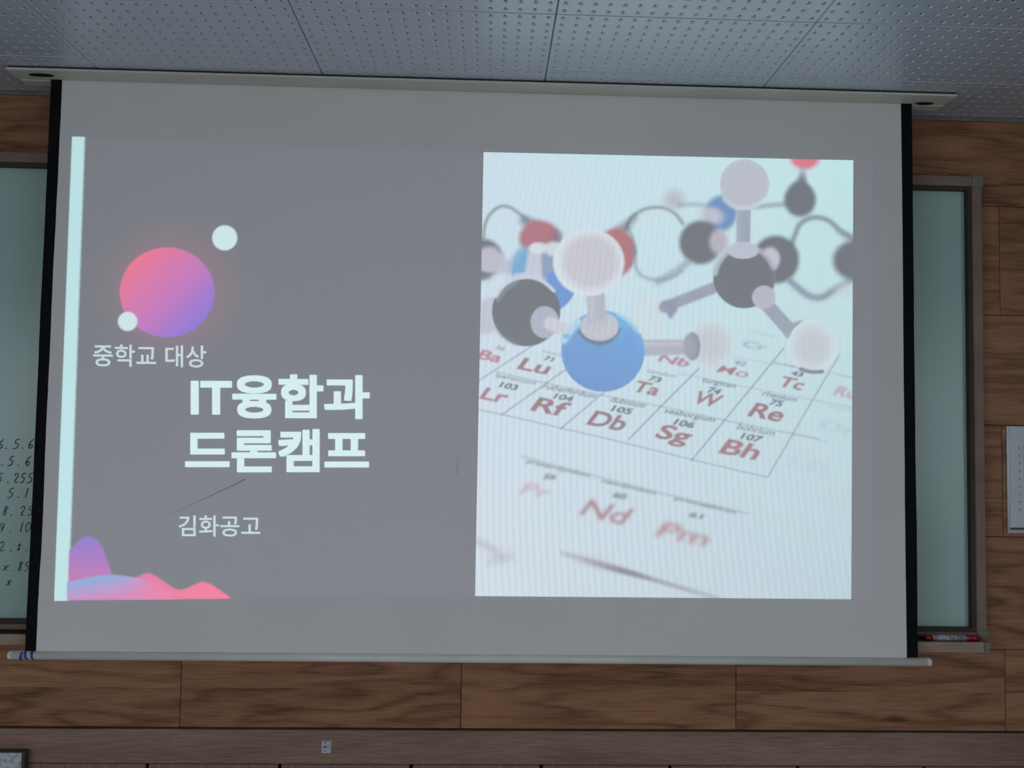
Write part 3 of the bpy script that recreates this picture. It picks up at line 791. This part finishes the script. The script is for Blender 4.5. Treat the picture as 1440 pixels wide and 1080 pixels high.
slide = sp(panel('projected_slide', [(101, 192), (680, 215), (668, 838), (76, 845)], 430, 460, LEFT, .0010, scr, 'dark slide panel with gradient disc, two white dots, white bar and coloured hills'))
sp(panel('projected_photo', [(680, 214), (1200, 225.5), (1197, 842.5), (668, 838)], 521, 621, PHOTO, .0010, slide,
         'projected photograph of ball-and-stick molecule models on a periodic table'), slide)
sp(panel('slide_margin', [(1200, 225.5), (1229, 226.5), (1226, 843), (1197, 842.5)], 4, 12, None, .0010, slide, 'dark right margin of the slide'), slide)

def light_mat(name, c, tex=True):
    m = new_mat(name, (.72, .72, .71), .8, 0, .15); b = m.node_tree.nodes['Principled BSDF']
    b.inputs['Emission Color'].default_value = (*emit(c), 1); b.inputs['Emission Strength'].default_value = 1.0
    return m
LETTER = light_mat('projected_white_light', (212, 236, 236)); LETTER2 = light_mat('projected_soft_white_light', (196, 216, 222))
def caption(text, x0, x1, yt, yb2, bold, slope, label, mat, fat=0):
    v, t = glyph_tris(text, bold)
    lo, hi = v.min(0), v.max(0); n = (v-lo)/(hi-lo)
    px = x0+(x1-x0)*n[:, 0]; py = yb2-(yb2-yt)*n[:, 1] + slope*(px-(x0+x1)/2)
    sh = [(0, 0)] if not fat else [(fat*i, fat*.85*j) for i in (-1, 0, 1) for j in (-1, 0, 1)]
    W = np.concatenate([on_y(px+dx, py+dy, SCR-.0015-.00004*k) for k, (dx, dy) in enumerate(sh)])
    t = np.concatenate([t+k*len(v) for k in range(len(sh))])
    o = sp(link('lettering', mesh('lettering', W, [tuple(int(i) for i in q) for q in t]), mat, slide), slide); o['label'] = label
caption('중학교 대상', 131, 290, 485, 516, .008, .012, 'small white Korean line reading 중학교 대상', LETTER2)
caption('IT융합과', 270, 518, 528, 587, .004, .006, 'bold white Korean title reading IT융합과', LETTER, 1.8)
caption('드론캠프', 262, 517, 605, 662.5, .004, .000, 'bold white Korean title reading 드론캠프', LETTER, 1.8)
caption('김화공고', 251, 366, 725, 754.5, .008, .004, 'small white Korean line reading 김화공고', LETTER2)
# a fabric crease, its shade painted as a dark ribbon, and a short scratch
CREASE = new_mat('crease_shade_scratch', (.30, .30, .31), .9)
for pts, wds in (([(345, 674), (318, 687), (290, 700), (262, 713), (232, 726)], [.0030, .0020, .0014, .0009, .0004]), ([(644, 642), (643.5, 654), (643, 668)], [.0006, .0010, .0006])):
    pts = np.array(pts, float); P = on_y(pts[:, 0], pts[:, 1], SCR-.0014)
    a, fc = ribbon(P[:, [0, 2]], wds)
    o = sp(link('crease', mesh('crease', [(p[0], SCR-.0014, p[1]) for p in a], fc), CREASE, fab), fab); o['label'] = 'thin dark crease line'

# ------------------------------------------------------------------ small things on the wall
# A4 notice in a clear sleeve, right of the whiteboard
nt_ = empty('notice', (0, 0, 0))
pt = on_y(1415, 599, WALL-.003); pb = on_y(1417, 749.5, WALL-.003)
nx0, nz1, nz0 = float((pt[0]+pb[0])/2), float(pt[2]), float(pb[2])
nt_.location = (nx0, WALL-.003, nz0)
tag(nt_, 'printed paper notice in a clear plastic sleeve on the oak boards', 'notice')
NW, NH = .222, nz1-nz0
SLV = noisy(new_mat('plastic_sleeve', (.40, .44, .46), .18, 0, .6), (.36, .40, .42), (.44, .48, .50), 9)
PAPER = noisy(new_mat('notice_paper', (.62, .65, .70), .5), (.58, .61, .66), (.65, .68, .73), 14)
PRINT = new_mat('notice_print', (.16, .17, .20), .8)
box('sleeve', 0, NW, 0, .003, 0, NH, SLV, nt_, .001)
box('sleeve_edge', 0, .0045, -.0014, .0004, 0, NH, SLV, nt_, .0006)
box('sleeve_edge', NW-.0045, NW, -.0014, .0004, 0, NH, SLV, nt_, .0006)
box('sheet', .009, NW-.009, -.0010, .0004, .016, NH-.002, PAPER, nt_)
box('pocket_lip', .0075, NW-.0075, -.0014, .0006, .0095, .0160, new_mat('sleeve_dark_brown', (.10, .085, .065), .6), nt_)  # dark brown strip below the sheet
pr = random.Random(3)
vv, ff = [], []
def dash(x, z, w, h):
    n = len(vv); vv.extend([(x, -.0014, z), (x+w, -.0014, z), (x+w, -.0014, z+h), (x, -.0014, z+h)]); ff.append((n, n+1, n+2, n+3))
for cxn in range(10):
    x = .034+.0155*cxn
    z = .045 + (.02 if cxn == 0 else 0)
    while z < NH-.05:
        if cxn == 0: dash(x, z, .0058, .0022); dash(x+.0005, z+.0038, .005, .0018); z += .0225
        else:
            dash(x, z, .0052, .0016+.001*pr.random()); z += .0052+.006*(pr.random() < .15)
o = link('printed_text', mesh('printed_text', vv, ff), PRINT, nt_); o['label'] = 'rows of small grey print'; o['kind'] = 'stuff'
# small white sticker on the laminate rail
stk = empty('sticker', (0, 0, 0))
a = on_y(452.5, 1041, WALL-.0055); b = on_y(465, 1059.2, WALL-.0055)
stk.location = (float(a[0]), WALL-.0042, float(b[2])); sw, sh = float(b[0]-a[0]), float(a[2]-b[2])
tag(stk, 'small white sticker with dark print on the grey-brown rail', 'sticker')
box('label_sheet', 0, sw, -.0008, 0, 0, sh, noisy(new_mat('sticker_paper', (.52, .53, .58), .6), (.48, .49, .54), (.56, .57, .62), 120), stk)
vv, ff = [], []
def dash2(u0, v0, u1, v1):
    n = len(vv); vv.extend([(u*sw, -.0011, v*sh) for u, v in ((u0, v0), (u1, v0), (u1, v1), (u0, v1))]); ff.append((n, n+1, n+2, n+3))
for r_ in ((.1, .92, .92, .97), (.28, .75, .40, .84), (.36, .79, .52, .82), (.18, .39, .28, .58), (.28, .45, .36, .52), (.36, .39, .40, .58), (.40, .39, .54, .45), (.44, .50, .56, .58),
           (.27, .13, .34, .24), (.34, .19, .46, .24), (.62, .62, .70, .66), (.70, .55, .82, .59), (.62, .34, .70, .38), (.70, .40, .84, .44), (.60, .48, .66, .51), (.74, .66, .82, .68)): dash2(*r_)
link('print_marks', mesh('print_marks', vv, ff), new_mat('sticker_print', (.035, .035, .07), .7), stk)
# screw head above the whiteboard
sc_ = on_y(1330, 245, WALL)
scw = empty('screw', (float(sc_[0]), WALL, float(sc_[2]))); tag(scw, 'tiny brass screw in the oak board above the whiteboard frame', 'screw')
BRS = new_mat('brass', (.55, .42, .22), .25, 1.0)
bm = bmesh.new(); bmesh.ops.create_uvsphere(bm, u_segments=14, v_segments=8, radius=.0032); bmesh.ops.scale(bm, vec=(1, .6, 1), verts=bm.verts)
link('head', bm_mesh('head', bm, True), BRS, scw)
box('shank', -.0012, .0012, -.001, .006, -.0012, .0012, BRS, scw)
box('hook', -.0008, .0022, -.006, -.001, -.0035, -.0015, BRS, scw, .0004)
# framed white board standing against the lower wall, mostly out of the picture
FBD = .020; FBB = WALL-.0045; FBY = FBB-FBD              # thin board close to the wall panels
r1 = on_y(41, 1053, FBB)
fbx, fbz = float(r1[0]), float(r1[2]); fw = .010; FW_, FH_ = .75, .62
fb = empty('framed_board', (fbx-FW_/2, FBY, fbz-FH_))
tag(fb, 'white speckled board in a dark green-grey frame against the lower wall', 'framed board')
FBM = noisy(new_mat('dark_green_grey_frame', (.050, .055, .045), .5), (.042, .047, .038), (.06, .065, .054), 20)
FBP = noisy(new_mat('white_speckled_board', (.5, .52, .56), .6), (.30, .33, .40), (.66, .68, .71), 90, 5)
h2 = FW_/2
box('frame_rail', -h2, h2, 0, FBD, FH_-.004, FH_, FBM, fb, .0008)
box('frame_rail', -h2, h2, 0, FBD, 0, .012, FBM, fb, .0015)
box('frame_rail', h2-fw, h2, .0002, FBD-.0002, .012, FH_-.004, FBM, fb, .0015)
box('frame_rail', -h2, -h2+fw, .0002, FBD-.0002, .012, FH_-.004, FBM, fb, .0015)
box('white_panel', -h2+fw, h2-fw, .002, FBD-.002, .012, FH_-.004, FBP, fb)
for dx in (-h2+.06, h2-.06):
    box('leg', dx-.012, dx+.012, .002, FBD-.002, -(fbz-FH_), 0, FBM, fb, .002)
